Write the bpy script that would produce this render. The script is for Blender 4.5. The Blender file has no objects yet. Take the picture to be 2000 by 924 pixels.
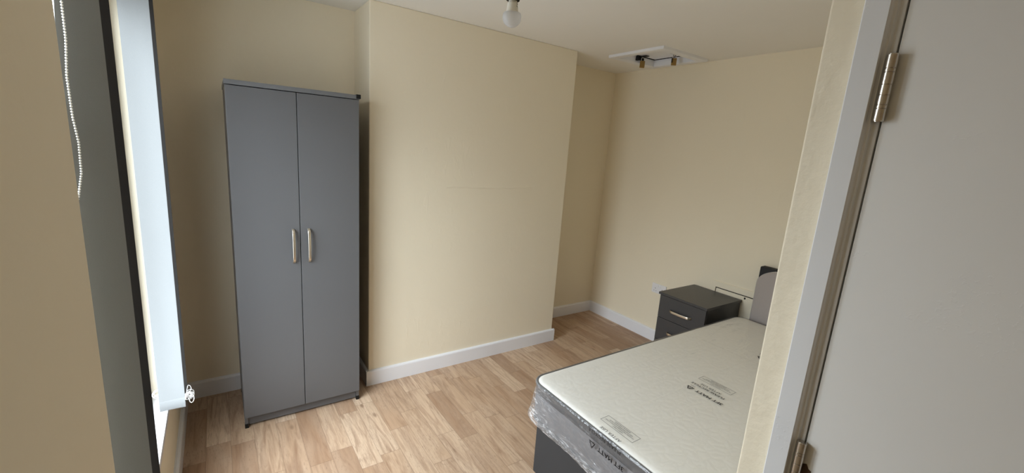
import bpy, bmesh, math, random
from mathutils import Vector, Matrix, noise

random.seed(7)
sc = bpy.context.scene
COL = sc.collection

# ------------------------------------------------------------------ camera
F = Vector((0.560214, 0.803436, -0.20162)).normalized()
Rv = Vector((0.826442, -0.558617, 0.070289)).normalized()
Uv = Rv.cross(F).normalized()
cam_d = bpy.data.cameras.new('camera')
cam = bpy.data.objects.new('camera', cam_d); COL.objects.link(cam)
cam.matrix_world = Matrix(((Rv.x, Uv.x, -F.x, -3.22399), (Rv.y, Uv.y, -F.y, -3.0789), (Rv.z, Uv.z, -F.z, 1.63469), (0, 0, 0, 1)))
cam_d.sensor_width = 36.0
cam_d.lens = 839.555 / 2000 * 36
cam_d.clip_start = 0.02
sc.camera = cam

# ------------------------------------------------------------------ light
sc.view_settings.view_transform = 'Standard'
sc.view_settings.look = 'None'
sc.view_settings.gamma = 1
sc.view_settings.use_curve_mapping = False
sc.view_settings.exposure = 0.15
SKY_UP, SKY_LOW = 18.0, 4.0
SKY_COL = (0.93, 0.98, 1.06, 1)
SKY_GLOW, SKY_TIGHT = 10.0, 10.0            # brighter sky lobe added to light the door, slantwise through the window
SKY_DIR = Vector((-0.52, 0.83, 0.30)).normalized()
w = bpy.data.worlds.new('overcast_sky'); sc.world = w; w.use_nodes = True
nt = w.node_tree; nt.nodes.clear()
wo = nt.nodes.new('ShaderNodeOutputWorld'); bg = nt.nodes.new('ShaderNodeBackground')
tc = nt.nodes.new('ShaderNodeTexCoord'); sx = nt.nodes.new('ShaderNodeSeparateXYZ')
mr = nt.nodes.new('ShaderNodeMapRange'); mr.interpolation_type = 'SMOOTHSTEP'
mr.inputs['From Min'].default_value = -0.02; mr.inputs['From Max'].default_value = 0.42
mr.inputs['To Min'].default_value = SKY_LOW; mr.inputs['To Max'].default_value = SKY_UP
nt.links.new(tc.outputs['Generated'], sx.inputs[0]); nt.links.new(sx.outputs['Z'], mr.inputs['Value'])
dp = nt.nodes.new('ShaderNodeVectorMath'); dp.operation = 'DOT_PRODUCT'; dp.inputs[1].default_value = SKY_DIR
nt.links.new(tc.outputs['Generated'], dp.inputs[0])
def wmath(op, a, b_):
    n_ = nt.nodes.new('ShaderNodeMath'); n_.operation = op
    for k_, v_ in enumerate((a, b_)):
        if isinstance(v_, bpy.types.NodeSocket): nt.links.new(v_, n_.inputs[k_])
        else: n_.inputs[k_].default_value = v_
    return n_.outputs[0]
glow = wmath('MULTIPLY', wmath('EXPONENT', wmath('MULTIPLY', wmath('SUBTRACT', dp.outputs['Value'], 1.0), SKY_TIGHT), 0.0), SKY_GLOW)
nt.links.new(wmath('ADD', mr.outputs[0], glow), bg.inputs['Strength']); bg.inputs['Color'].default_value = SKY_COL
nt.links.new(bg.outputs[0], wo.inputs[0])
cy = sc.cycles
cy.use_denoising = True
cy.max_bounces = 14; cy.diffuse_bounces = 9; cy.glossy_bounces = 5; cy.transmission_bounces = 8; cy.transparent_max_bounces = 16
cy.sample_clamp_indirect = 8
cy.caustics_reflective = False; cy.caustics_refractive = False

# ------------------------------------------------------------------ dimensions (metres, corner of back and right wall = origin)
H = 2.4
XW, YN, YF, ZS, ZT = -3.4576, -1.8714, -0.73, 0.404, 2.15      # window wall plane, opening
YL = -0.0733                                                  # back wall of the left alcove
BX0, BX1, BY = -2.4537, -0.8627, -0.404                       # chimney breast
PX, PY = -2.344, -2.713                                       # partition with the door
YE = -4.3
SK, ST = 0.107, 0.018

# portal so that the daylight entering by the window is sampled well
pl = bpy.data.lights.new('window_portal', 'AREA'); pl.shape = 'RECTANGLE'; pl.size = YF - YN; pl.size_y = ZT - ZS
pl.cycles.is_portal = True
po = bpy.data.objects.new('window_portal', pl); COL.objects.link(po)
po.location = (XW - 0.07, (YN + YF) / 2, (ZS + ZT) / 2)
po.rotation_euler = (math.radians(90), 0, math.radians(-90))

# ------------------------------------------------------------------ material helpers
def new_mat(name):
    m = bpy.data.materials.new(name); m.use_nodes = True
    n = m.node_tree; n.nodes.clear()
    out = n.nodes.new('ShaderNodeOutputMaterial')
    return m, n, out

class N:
    def __init__(s, nt): s.nt = nt
    def node(s, t, **kw):
        n = s.nt.nodes.new(t)
        for k, v in kw.items(): setattr(n, k, v)
        return n
    def link(s, a, b): s.nt.links.new(a, b)
    def put(s, sock, v):
        if hasattr(v, 'is_output') or isinstance(v, bpy.types.NodeSocket): s.link(v, sock)
        else: sock.default_value = v
    def math(s, op, a, b=0.0, c=0.0):
        n = s.node('ShaderNodeMath', operation=op)
        s.put(n.inputs[0], a); s.put(n.inputs[1], b); s.put(n.inputs[2], c)
        return n.outputs[0]
    def pos(s, scale=(1, 1, 1)):
        t = s.node('ShaderNodeTexCoord'); m = s.node('ShaderNodeMapping'); m.inputs['Scale'].default_value = scale
        s.link(t.outputs['Object'], m.inputs['Vector']); return m.outputs[0]
    def noise(s, vec, scale, detail=2, rough=0.5, dist=0.0):
        n = s.node('ShaderNodeTexNoise'); s.put(n.inputs['Vector'], vec); n.inputs['Scale'].default_value = scale
        n.inputs['Detail'].default_value = detail; n.inputs['Roughness'].default_value = rough; n.inputs['Distortion'].default_value = dist
        return n.outputs[0]
    def ramp(s, fac, stops, interp='LINEAR'):
        n = s.node('ShaderNodeValToRGB'); n.color_ramp.interpolation = interp
        e = n.color_ramp.elements
        while len(e) < len(stops): e.new(0.5)
        for el, (p, c) in zip(e, stops):
            el.position = p; el.color = c if len(c) == 4 else (*c, 1)
        s.put(n.inputs[0], fac); return n.outputs[0]
    def mixc(s, fac, a, b, blend='MIX'):
        n = s.node('ShaderNodeMix', data_type='RGBA', blend_type=blend)
        s.put(n.inputs[0], fac); s.put(n.inputs[6], a); s.put(n.inputs[7], b); return n.outputs[2]
    def bump(s, h, strength=0.2, dist=0.002, normal=None):
        n = s.node('ShaderNodeBump'); n.inputs['Strength'].default_value = strength; n.inputs['Distance'].default_value = dist
        s.put(n.inputs['Height'], h)
        if normal is not None: s.link(normal, n.inputs['Normal'])
        return n.outputs[0]
    def bsdf(s, color, rough=0.5, metal=0.0, normal=None, spec=0.5, **kw):
        n = s.node('ShaderNodeBsdfPrincipled')
        s.put(n.inputs['Base Color'], color); s.put(n.inputs['Roughness'], rough); s.put(n.inputs['Metallic'], metal)
        n.inputs['Specular IOR Level'].default_value = spec
        if normal is not None: s.link(normal, n.inputs['Normal'])
        for k, v in kw.items(): s.put(n.inputs[k], v)
        return n.outputs[0]

def simple(name, col, rough=0.5, metal=0.0, spec=0.5, bscale=None, bstr=0.1, bdist=0.001, stretch=(1, 1, 1), nicks=0.0, **kw):
    m, t, out = new_mat(name); n = N(t)
    v = n.pos(stretch)
    nm = n.bump(n.noise(v, bscale, 3), bstr, bdist) if bscale else None
    if nicks:                      # sparse dents and drips in old paint
        p_ = n.pos()
        sel = n.ramp(n.noise(p_, 7.5, 1), [(0.60, (0, 0, 0)), (0.64, (1, 1, 1))])
        mk = n.ramp(n.noise(p_, 130, 2, 0.5, 0.8), [(0.60, (0, 0, 0)), (0.66, (1, 1, 1))])
        nm = n.bump(n.math('MULTIPLY', sel, mk), nicks, 0.0025, nm)
    c = n.mixc(n.noise(v, 3.0, 2), (*[x * 0.97 for x in col], 1), (*[min(1, x * 1.03) for x in col], 1))
    n.link(n.bsdf(c, rough, metal, nm, spec, **kw), out.inputs[0])
    return m

def paint(name, col, rough=0.6, fine=0.12, lumps=0.35, ridge=False, lumpscale=9.0):
    """emulsion on plaster: roller stipple, slow undulation, optional old patch outline"""
    m, t, out = new_mat(name); n = N(t)
    v = n.pos()
    h1 = n.bump(n.noise(v, 260, 2), fine, 0.0012)
    lump = n.noise(v, lumpscale, 4, 0.55)
    h = n.bump(lump, lumps, 0.006, h1)
    # scattered trowel marks
    vs = n.pos((1, 1, 0.45))
    marks = n.math('MULTIPLY', n.ramp(n.noise(vs, 22, 2, 0.5, 0.6), [(0.60, (0, 0, 0)), (0.68, (1, 1, 1))]),
                   n.ramp(n.noise(v, 2.3, 2), [(0.48, (0, 0, 0)), (0.58, (1, 1, 1))]))
    h = n.bump(marks, 0.16 if ridge else 0.08, 0.003, h)
    if ridge:
        sp = n.node('ShaderNodeSeparateXYZ'); n.link(v, sp.inputs[0])
        wob = n.math('MULTIPLY', n.math('SUBTRACT', n.noise(v, 6, 2), 0.5), 0.02)
        dz = n.math('ABSOLUTE', n.math('SUBTRACT', n.math('ADD', sp.outputs[2], wob), 1.338))
        line = n.math('SUBTRACT', 1.0, n.math('MINIMUM', n.math('DIVIDE', dz, 0.007), 1.0))
        gx = n.math('MULTIPLY', n.math('GREATER_THAN', sp.outputs[0], -1.93), n.math('LESS_THAN', sp.outputs[0], -1.20))
        h = n.bump(n.math('MULTIPLY', n.math('MULTIPLY', line, gx), n.noise(v, 14, 1)), 0.9, 0.004, h)
    c = n.mixc(n.noise(v, 1.7, 3), (*[x * 0.975 for x in col], 1), (*[min(1, x * 1.02) for x in col], 1))
    n.link(n.bsdf(c, rough, 0, h, 0.3), out.inputs[0])
    return m

CREAM = (0.826, 0.753, 0.602)
M_wall = paint('cream_emulsion', CREAM)
M_breast = paint('cream_emulsion_patched', CREAM, ridge=True)
M_rough = paint('cream_emulsion_lumpy', CREAM, lumps=0.6, lumpscale=22)
M_ceil = paint('ceiling_white', (0.84, 0.82, 0.78), rough=0.8, lumps=0.2)
M_gloss = simple('white_gloss_paint', (0.80, 0.81, 0.85), 0.28, bscale=7, bstr=0.25, bdist=0.002)
M_door = simple('door_satin_paint', (0.76, 0.755, 0.74), 0.38, bscale=34, bstr=0.12, bdist=0.002, nicks=0.14)
M_arch = simple('architrave_gloss', (0.72, 0.73, 0.75), 0.3, bscale=28, bstr=0.3, bdist=0.002, stretch=(1, 1, 0.25), nicks=0.22)
M_upvc = simple('white_upvc', (0.86, 0.86, 0.86), 0.25)
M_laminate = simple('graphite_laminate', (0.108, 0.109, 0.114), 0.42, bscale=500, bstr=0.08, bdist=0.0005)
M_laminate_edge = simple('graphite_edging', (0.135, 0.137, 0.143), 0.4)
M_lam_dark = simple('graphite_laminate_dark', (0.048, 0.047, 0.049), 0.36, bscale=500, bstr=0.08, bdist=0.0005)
M_black = simple('black_plastic', (0.006, 0.006, 0.006), 0.55, spec=0.3)
M_gap_shade = simple('painted_gap_shade', (0.01, 0.009, 0.008), 0.9)  # near-black colour standing in for the shade inside gaps
M_nickel = simple('brushed_nickel', (0.72, 0.66, 0.56), 0.28, 1.0, bscale=90, bstr=0.08, bdist=0.0005, stretch=(1, 1, 0.1))
M_steel = simple('satin_steel_hinge', (0.62, 0.58, 0.53), 0.25, 1.0, bscale=120, bstr=0.05, bdist=0.0003)
M_brass = simple('brass', (0.42, 0.28, 0.11), 0.35, 1.0)
M_chrome = simple('chrome_shackle', (0.8, 0.8, 0.8), 0.15, 1.0)
M_socket = simple('white_socket_plastic', (0.80, 0.80, 0.82), 0.25)
M_velvet = simple('grey_velvet', (0.37, 0.33, 0.315), 0.75, bscale=16, bstr=0.5, bdist=0.004, **{'Sheen Weight': 0.6})
M_blackfab = simple('black_fabric', (0.018, 0.018, 0.02), 0.8, bscale=220, bstr=0.3, bdist=0.001)
M_divan = simple('charcoal_divan_fabric', (0.030, 0.030, 0.032), 0.7, bscale=330, bstr=0.3, bdist=0.001)
M_border = simple('grey_mattress_border', (0.17, 0.17, 0.18), 0.6, bscale=20, bstr=0.4, bdist=0.004)
M_band = simple('dark_grey_border_band', (0.075, 0.075, 0.08), 0.6, bscale=40, bstr=0.3, bdist=0.003)
M_tape = simple('grey_tape_edge', (0.10, 0.10, 0.105), 0.6, bscale=150, bstr=0.3, bdist=0.001)
M_ink = simple('black_ink', (0.012, 0.012, 0.014), 0.5)
M_bead = simple('white_bead_plastic', (0.88, 0.88, 0.88), 0.3)
M_lampwhite = simple('lamp_white_plastic', (0.74, 0.71, 0.62), 0.35)
M_chip = simple('bare_brown_primer', (0.09, 0.05, 0.03), 0.8)
M_outside = simple('pale_render', (0.7, 0.7, 0.68), 0.8)

def glass_mat():
    m, t, out = new_mat('window_glass'); n = N(t)
    tr = n.node('ShaderNodeBsdfTransparent'); tr.inputs[0].default_value = (0.96, 0.98, 0.97, 1)
    gl = n.node('ShaderNodeBsdfGlossy'); gl.inputs['Roughness'].default_value = 0.02
    lw = n.node('ShaderNodeLayerWeight')
    fr = n.math('ADD', 0.04, n.math('MULTIPLY', n.math('POWER', lw.outputs['Facing'], 5.0), 0.9))
    mx = n.node('ShaderNodeMixShader'); n.link(fr, mx.inputs[0]); n.link(tr.outputs[0], mx.inputs[1]); n.link(gl.outputs[0], mx.inputs[2])
    n.link(mx.outputs[0], out.inputs[0]); return m
M_glass = glass_mat()

def fabric_blind(name, col, trans):
    m, t, out = new_mat(name); n = N(t)
    v = n.pos()
    nm = n.bump(n.noise(v, 600, 2), 0.12, 0.0005)
    c = n.mixc(n.noise(v, 900, 1), (*[x * 0.9 for x in col], 1), (*[min(1, x * 1.08) for x in col], 1))
    b = n.bsdf(c, 0.8, 0, nm, 0.2)
    tl = n.node('ShaderNodeBsdfTranslucent'); n.put(tl.inputs[0], c)
    mx = n.node('ShaderNodeMixShader'); mx.inputs[0].default_value = trans
    n.link(b, mx.inputs[1]); n.link(tl.outputs[0], mx.inputs[2]); n.link(mx.outputs[0], out.inputs[0])
    return m
M_louvre = fabric_blind('silver_grey_blind_fabric', (0.27, 0.283, 0.29), 0.08)
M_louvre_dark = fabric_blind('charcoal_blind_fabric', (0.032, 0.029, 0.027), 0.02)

def frosted():
    m, t, out = new_mat('frosted_bulb_glass'); n = N(t)
    tr = n.node('ShaderNodeBsdfTransparent'); tr.inputs[0].default_value = (0.9, 0.9, 0.9, 1)
    d = n.bsdf((0.80, 0.81, 0.84, 1), 0.12, 0, None, 0.6)
    tl = n.node('ShaderNodeBsdfTranslucent'); tl.inputs[0].default_value = (0.82, 0.83, 0.86, 1)
    m1 = n.node('ShaderNodeMixShader'); m1.inputs[0].default_value = 0.45; n.link(d, m1.inputs[1]); n.link(tl.outputs[0], m1.inputs[2])
    m2 = n.node('ShaderNodeMixShader'); m2.inputs[0].default_value = 0.42; n.link(m1.outputs[0], m2.inputs[1]); n.link(tr.outputs[0], m2.inputs[2])
    n.link(m2.outputs[0], out.inputs[0]); return m
M_frost = frosted()

def wood_floor():
    m, t, out = new_mat('oak_effect_vinyl'); n = N(t)
    sp = n.node('ShaderNodeSeparateXYZ'); n.link(n.pos(), sp.inputs[0])
    X, Y = sp.outputs[0], sp.outputs[1]
    px = n.math('DIVIDE', n.math('ADD', X, 10 * 0.108 + 2.268 + 0.0), 0.108)
    row = n.math('FLOOR', px)
    wn = n.node('ShaderNodeTexWhiteNoise', noise_dimensions='1D'); n.link(row, wn.inputs['W'])
    py = n.math('ADD', n.math('DIVIDE', Y, 0.50), n.math('MULTIPLY', wn.outputs[0], 9.0))
    colm = n.math('FLOOR', py)
    cb = n.node('ShaderNodeCombineXYZ'); n.link(row, cb.inputs[0]); n.link(colm, cb.inputs[1])
    w2 = n.node('ShaderNodeTexWhiteNoise', noise_dimensions='3D'); n.link(cb.outputs[0], w2.inputs['Vector'])
    pid = w2.outputs[0]
    base = n.ramp(pid, [(0.0, (0.37, 0.232, 0.145)), (0.25, (0.43, 0.28, 0.18)), (0.55, (0.49, 0.335, 0.22)),
                        (0.8, (0.57, 0.41, 0.285)), (1.0, (0.67, 0.51, 0.37))])
    # grain along Y, shifted per plank
    def coord(sx_, sy_, k):
        c = n.node('ShaderNodeCombineXYZ')
        n.put(c.inputs[0], n.math('MULTIPLY', X, sx_)); n.put(c.inputs[1], n.math('MULTIPLY', Y, sy_)); n.put(c.inputs[2], n.math('MULTIPLY', pid, k))
        return c.outputs[0]
    g1 = n.noise(coord(26, 2.6, 40), 1.0, 6, 0.62, 1.6)
    g2 = n.noise(coord(150, 9, 70), 1.0, 4, 0.6, 0.6)
    g3 = n.noise(coord(9, 2.0, 20), 1.0, 3, 0.5, 0.8)
    c1 = n.mixc(n.ramp(g1, [(0.46, (0, 0, 0)), (0.70, (0.8, 0.8, 0.8))]), base, (0.25, 0.14, 0.082, 1))
    c2 = n.mixc(n.math('MULTIPLY', n.ramp(g2, [(0.42, (0, 0, 0)), (0.72, (1, 1, 1))]), 0.42), c1, (0.30, 0.19, 0.12, 1))
    c3 = n.mixc(n.math('MULTIPLY', n.ramp(g3, [(0.35, (0, 0, 0)), (0.7, (1, 1, 1))]), 0.22), c2, (0.66, 0.54, 0.42, 1))
    # small knots
    vo = n.node('ShaderNodeTexVoronoi'); vo.inputs['Scale'].default_value = 1.0; n.link(coord(9, 4.0, 13), vo.inputs['Vector'])
    kn = n.math('MULTIPLY', n.ramp(vo.outputs['Distance'], [(0.05, (1, 1, 1)), (0.13, (0, 0, 0))]),
                n.ramp(n.noise(coord(5, 3, 31), 1.0, 1), [(0.55, (0, 0, 0)), (0.6, (1, 1, 1))]))
    c4 = n.mixc(n.math('MULTIPLY', kn, 0.55), c3, (0.14, 0.07, 0.04, 1))
    # short dark pores
    pr = n.ramp(n.noise(coord(330, 38, 9), 1.0, 2), [(0.60, (0, 0, 0)), (0.68, (1, 1, 1))])
    c5 = n.mixc(n.math('MULTIPLY', n.math('MULTIPLY', pr, n.ramp(g3, [(0.4, (0, 0, 0)), (0.6, (1, 1, 1))])), 0.5), c4, (0.16, 0.09, 0.055, 1))
    fx = n.math('FRACT', px); fy = n.math('FRACT', py)
    ex = n.math('MINIMUM', fx, n.math('SUBTRACT', 1.0, fx)); ey = n.math('MINIMUM', fy, n.math('SUBTRACT', 1.0, fy))
    seam = n.math('MAXIMUM', n.math('LESS_THAN', ex, 0.012), n.math('LESS_THAN', ey, 0.0028))
    c6 = n.mixc(n.math('MULTIPLY', seam, 0.45), c5, (0.14, 0.085, 0.055, 1))
    nm = n.bump(n.math('SUBTRACT', g2, n.math('MULTIPLY', seam, 0.5)), 0.12, 0.001)
    n.link(n.bsdf(c6, n.math('ADD', 0.38, n.math('MULTIPLY', g1, 0.12)), 0, nm, 0.35), out.inputs[0])
    return m
M_floor = wood_floor()

def quilt():
    m, t, out = new_mat('quilted_damask'); n = N(t)
    v = n.pos()
    vo = n.node('ShaderNodeTexVoronoi', feature='DISTANCE_TO_EDGE'); vo.inputs['Scale'].default_value = 24
    dv = n.node('ShaderNodeVectorMath', operation='ADD'); n.link(v, dv.inputs[0])
    nn = n.node('ShaderNodeTexNoise'); nn.inputs['Scale'].default_value = 14; n.link(v, nn.inputs['Vector'])
    sc_ = n.node('ShaderNodeVectorMath', operation='SCALE'); n.link(nn.outputs['Color'], sc_.inputs[0]); sc_.inputs['Scale'].default_value = 0.07
    n.link(sc_.outputs[0], dv.inputs[1]); n.link(dv.outputs[0], vo.inputs['Vector'])
    ln = n.ramp(vo.outputs['Distance'], [(0.0, (0, 0, 0)), (0.035, (1, 1, 1))])
    c = n.mixc(ln, (0.84, 0.835, 0.79, 1), (0.88, 0.875, 0.835, 1))
    nm = n.bump(vo.outputs['Distance'], 0.22, 0.006, n.bump(n.noise(v, 380, 2), 0.2, 0.001))
    n.link(n.bsdf(c, 0.7, 0, nm, 0.2), out.inputs[0]); return m
M_quilt = quilt()

def film():
    """clear polythene: mostly transparent, glossy, milky where it bunches"""
    m, t, out = new_mat('clear_polythene'); n = N(t)
    v = n.pos()
    big = n.noise(n.pos((0.8, 2.2, 1.0)), 3.2, 3, 0.6, 1.2)
    cre = n.noise(v, 16, 4, 0.62, 1.0)
    sp = n.node('ShaderNodeSeparateXYZ'); n.link(v, sp.inputs[0])
    side = n.ramp(sp.outputs[2], [(0.545, (1, 1, 1)), (0.572, (0, 0, 0))])         # loose bag on the sides, pulled taut on top
    low = n.ramp(sp.outputs[2], [(0.37, (1, 1, 1)), (0.44, (0, 0, 0))])
    nm = n.bump(n.math('ADD', n.math('MULTIPLY', big, 1.4), n.math('MULTIPLY', cre, n.math('ADD', 0.12, n.math('MULTIPLY', side, 0.7)))), 0.75, 0.012)
    # long fold lines from the packing
    wob = n.math('MULTIPLY', n.math('SUBTRACT', n.noise(v, 5, 2), 0.5), 0.025)
    def fold_line(axis, at, lo, hi, wd):
        o_ = sp.outputs[1 - axis]
        d_ = n.math('DIVIDE', n.math('ABSOLUTE', n.math('SUBTRACT', n.math('ADD', sp.outputs[axis], wob), at)), wd)
        m_ = n.math('MULTIPLY', n.math('GREATER_THAN', o_, lo), n.math('LESS_THAN', o_, hi))
        return n.math('MULTIPLY', n.math('SUBTRACT', 1.0, n.math('MINIMUM', d_, 1.0)), m_)
    folds = fold_line(1, -1.79, -1.95, -0.75, 0.006)
    for f_ in ((1, -1.84, -1.7, -0.9, 0.005), (0, -0.84, -2.5, -1.75, 0.006), (1, -2.04, -1.75, -1.45, 0.006), (1, -2.03, -1.2, -0.5, 0.006)):
        folds = n.math('MAXIMUM', folds, fold_line(*f_))
    nm = n.bump(n.math('MULTIPLY', folds, n.noise(v, 7, 2)), 0.38, 0.007, nm)
    tr = n.node('ShaderNodeBsdfTransparent'); tr.inputs[0].default_value = (0.985, 0.985, 0.985, 1)
    gl = n.node('ShaderNodeBsdfGlossy'); gl.inputs['Roughness'].default_value = 0.12; n.link(nm, gl.inputs['Normal'])
    df = n.node('ShaderNodeBsdfDiffuse'); df.inputs[0].default_value = (0.9, 0.9, 0.92, 1); n.link(nm, df.inputs['Normal'])
    lwt = n.node('ShaderNodeLayerWeight'); n.link(nm, lwt.inputs['Normal'])
    fres = n.math('ADD', 0.05, n.math('MULTIPLY', n.math('POWER', lwt.outputs['Facing'], 4.0), 0.9))
    streak = n.ramp(n.noise(n.pos((1.0, 1.0, 5.0)), 17, 5, 0.7, 1.4), [(0.5, (0, 0, 0)), (0.64, (1, 1, 1))])
    milky = n.math('ADD', n.math('MULTIPLY', n.math('MULTIPLY', streak, side), 0.07), n.math('MULTIPLY', low, n.math('ADD', 0.10, n.math('MULTIPLY', streak, 0.55))))
    # bunched and cloudy at the near foot corner
    cdx = n.math('ADD', sp.outputs[0], 2.04); cdy = n.math('ADD', sp.outputs[1], 1.62)
    cd = n.math('SQRT', n.math('ADD', n.math('MULTIPLY', cdx, cdx), n.math('MULTIPLY', cdy, cdy)))
    cor = n.math('MULTIPLY', n.ramp(cd, [(0.04, (1, 1, 1)), (0.20, (0, 0, 0))]), side)
    milky = n.math('ADD', milky, n.math('MULTIPLY', cor, n.math('ADD', 0.06, n.math('MULTIPLY', streak, 0.4))))
    milky = n.math('ADD', n.math('ADD', milky, 0.02), n.math('MULTIPLY', folds, 0.015))
    m1 = n.node('ShaderNodeMixShader'); n.put(m1.inputs[0], milky); n.link(tr.outputs[0], m1.inputs[1]); n.link(df.outputs[0], m1.inputs[2])
    m2 = n.node('ShaderNodeMixShader'); n.put(m2.inputs[0], n.math('MULTIPLY', fres, n.math('ADD', 0.5, n.math('MULTIPLY', side, 0.35))))
    n.link(m1.outputs[0], m2.inputs[1]); n.link(gl.outputs[0], m2.inputs[2])
    n.link(m2.outputs[0], out.inputs[0]); return m
M_film = film()

# ------------------------------------------------------------------ mesh helpers
def bx(bm, x0, x1, y0, y1, z0, z1, bev=0.0, seg=2):
    b = bmesh.new()
    bmesh.ops.create_cube(b, size=1)
    for v in b.verts:
        v.co = Vector(((x0 + x1) / 2 + v.co.x * (x1 - x0), (y0 + y1) / 2 + v.co.y * (y1 - y0), (z0 + z1) / 2 + v.co.z * (z1 - z0)))
    if bev > 0:
        bmesh.ops.bevel(b, geom=b.edges[:], offset=bev, segments=seg, profile=0.5, affect='EDGES')
    me = bpy.data.meshes.new('t'); b.to_mesh(me); b.free(); bm.from_mesh(me); bpy.data.meshes.remove(me)
    return bm

def sweep(bm, pts, rad, seg=10, closed=False, flat=None):
    """tube through pts; rad number or list; flat = (half_width, half_thickness, width_axis) for a flat bar"""
    pts = [Vector(p) for p in pts]; n = len(pts); rings = []
    up = None
    for i, p in enumerate(pts):
        a = pts[(i - 1) % n] if (i > 0 or closed) else p
        b = pts[(i + 1) % n] if (i < n - 1 or closed) else p
        d = (b - a).normalized()
        if flat:
            s1 = Vector(flat[2]).normalized(); s2 = d.cross(s1).normalized(); hw, ht = flat[0], flat[1]
        else:
            if up is None: up = Vector((0, 0, 1)) if abs(d.z) < 0.9 else Vector((1, 0, 0))
            s1 = up - d * up.dot(d); s1.normalize(); up = s1; s2 = d.cross(s1)
            hw = ht = rad[i] if isinstance(rad, (list, tuple)) else rad
        ring = []
        for k in range(seg):
            t = 2 * math.pi * (k + 0.5) / seg
            cx, cyy = math.cos(t), math.sin(t)
            if flat:
                e = 0.35
                cx = math.copysign(abs(cx) ** e, cx); cyy = math.copysign(abs(cyy) ** e, cyy)
            ring.append(bm.verts.new(p + s1 * (hw * cx) + s2 * (ht * cyy)))
        rings.append(ring)
    for i in range(n if closed else n - 1):
        r0, r1 = rings[i], rings[(i + 1) % n]
        for k in range(seg):
            bm.faces.new((r0[k], r0[(k + 1) % seg], r1[(k + 1) % seg], r1[k]))
    if not closed:
        bm.faces.new(rings[0][::-1]); bm.faces.new(rings[-1])
    return bm

def lathe(bm, cx, cy_, prof, seg=32):
    rings = []
    for r, z in prof:
        if r < 1e-6: rings.append([bm.verts.new((cx, cy_, z))])
        else: rings.append([bm.verts.new((cx + r * math.cos(2 * math.pi * k / seg), cy_ + r * math.sin(2 * math.pi * k / seg), z)) for k in range(seg)])
    for a, b in zip(rings, rings[1:]):
        for k in range(seg):
            k2 = (k + 1) % seg
            if len(a) == 1 and len(b) == 1: continue
            if len(a) == 1: bm.faces.new((a[0], b[k2], b[k]))
            elif len(b) == 1: bm.faces.new((a[k], a[k2], b[0]))
            else: bm.faces.new((a[k], a[k2], b[k2], b[k]))
    return bm

def extrude_profile(bm, prof, axis, a0, a1):
    """closed polygon prof of (u, v); axis 'x': u=y v=z, 'y': u=x v=z, 'z': u=x v=y; swept from a0 to a1"""
    def P(u, v, a): return {'x': (a, u, v), 'y': (u, a, v), 'z': (u, v, a)}[axis]
    A = [bm.verts.new(P(u, v, a0)) for u, v in prof]; B = [bm.verts.new(P(u, v, a1)) for u, v in prof]
    n = len(prof)
    bm.faces.new(A[::-1]); bm.faces.new(B)
    for i in range(n): bm.faces.new((A[i], A[(i + 1) % n], B[(i + 1) % n], B[i]))
    return bm

def beads(bm, pts, step=0.0056, r=0.0023):
    pts = [Vector(p) for p in pts]; carry = 0.0
    for a, b in zip(pts, pts[1:]):
        L = (b - a).length; d = carry
        while d < L:
            bmesh.ops.create_icosphere(bm, subdivisions=2, radius=r, matrix=Matrix.Translation(a.lerp(b, d / L)))
            d += step
        carry = d - L
    return bm

def obj(name, bm, mat, parent=None, smooth=False):
    bmesh.ops.recalc_face_normals(bm, faces=bm.faces[:])
    me = bpy.data.meshes.new(name); bm.to_mesh(me); bm.free()
    me.materials.append(mat)
    if smooth:
        me.polygons.foreach_set('use_smooth', [True] * len(me.polygons))
        me.set_sharp_from_angle(angle=math.radians(38))
    o = bpy.data.objects.new(name, me); COL.objects.link(o)
    if parent is not None:
        o.parent = parent
        off = Vector((0, 0, 0)); q = parent
        while q is not None: off += q.location; q = q.parent
        o.location = -off
    return o

def thing(name, label, cat, loc, group=None):
    o = bpy.data.objects.new(name, None); COL.objects.link(o); o.location = loc
    o.empty_display_size = 0.1
    o['label'] = label; o['category'] = cat
    if group: o['group'] = group
    return o

def struct(name, bm, mat, label=None):
    o = obj(name, bm, mat); o['kind'] = 'structure'
    if label: o['label'] = label
    return o

def B(): return bmesh.new()

# ------------------------------------------------------------------ room shell
struct('floor', bx(B(), XW - 0.3, 0.15, YE - 0.15, 0.15, -0.12, 0), M_floor)

HX0, HX1, HY0, HY1, HZ = -0.565, -0.135, -0.955, -0.545, 2.432     # loft hatch opening
b = B()
bx(b, XW - 0.3, HX0, YE - 0.15, 0.15, H, H + 0.12); bx(b, HX1, 0.15, YE - 0.15, 0.15, H, H + 0.12)
bx(b, HX0, HX1, YE - 0.15, HY0, H, H + 0.12); bx(b, HX0, HX1, HY1, 0.15, H, H + 0.12)
struct('ceiling', b, M_ceil)

b = B()
bx(b, XW - 0.15, XW, YE - 0.15, YN, 0, H, 0.0)
bx(b, XW - 0.15, XW, YF, 0.15, 0, H, 0.0)
bx(b, XW - 0.15, XW, YN, YF, 0, ZS - 0.03, 0.0)
bx(b, XW - 0.15, XW, YN, YF, ZT, H, 0.0)
struct('wall_left', b, M_wall)

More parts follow.
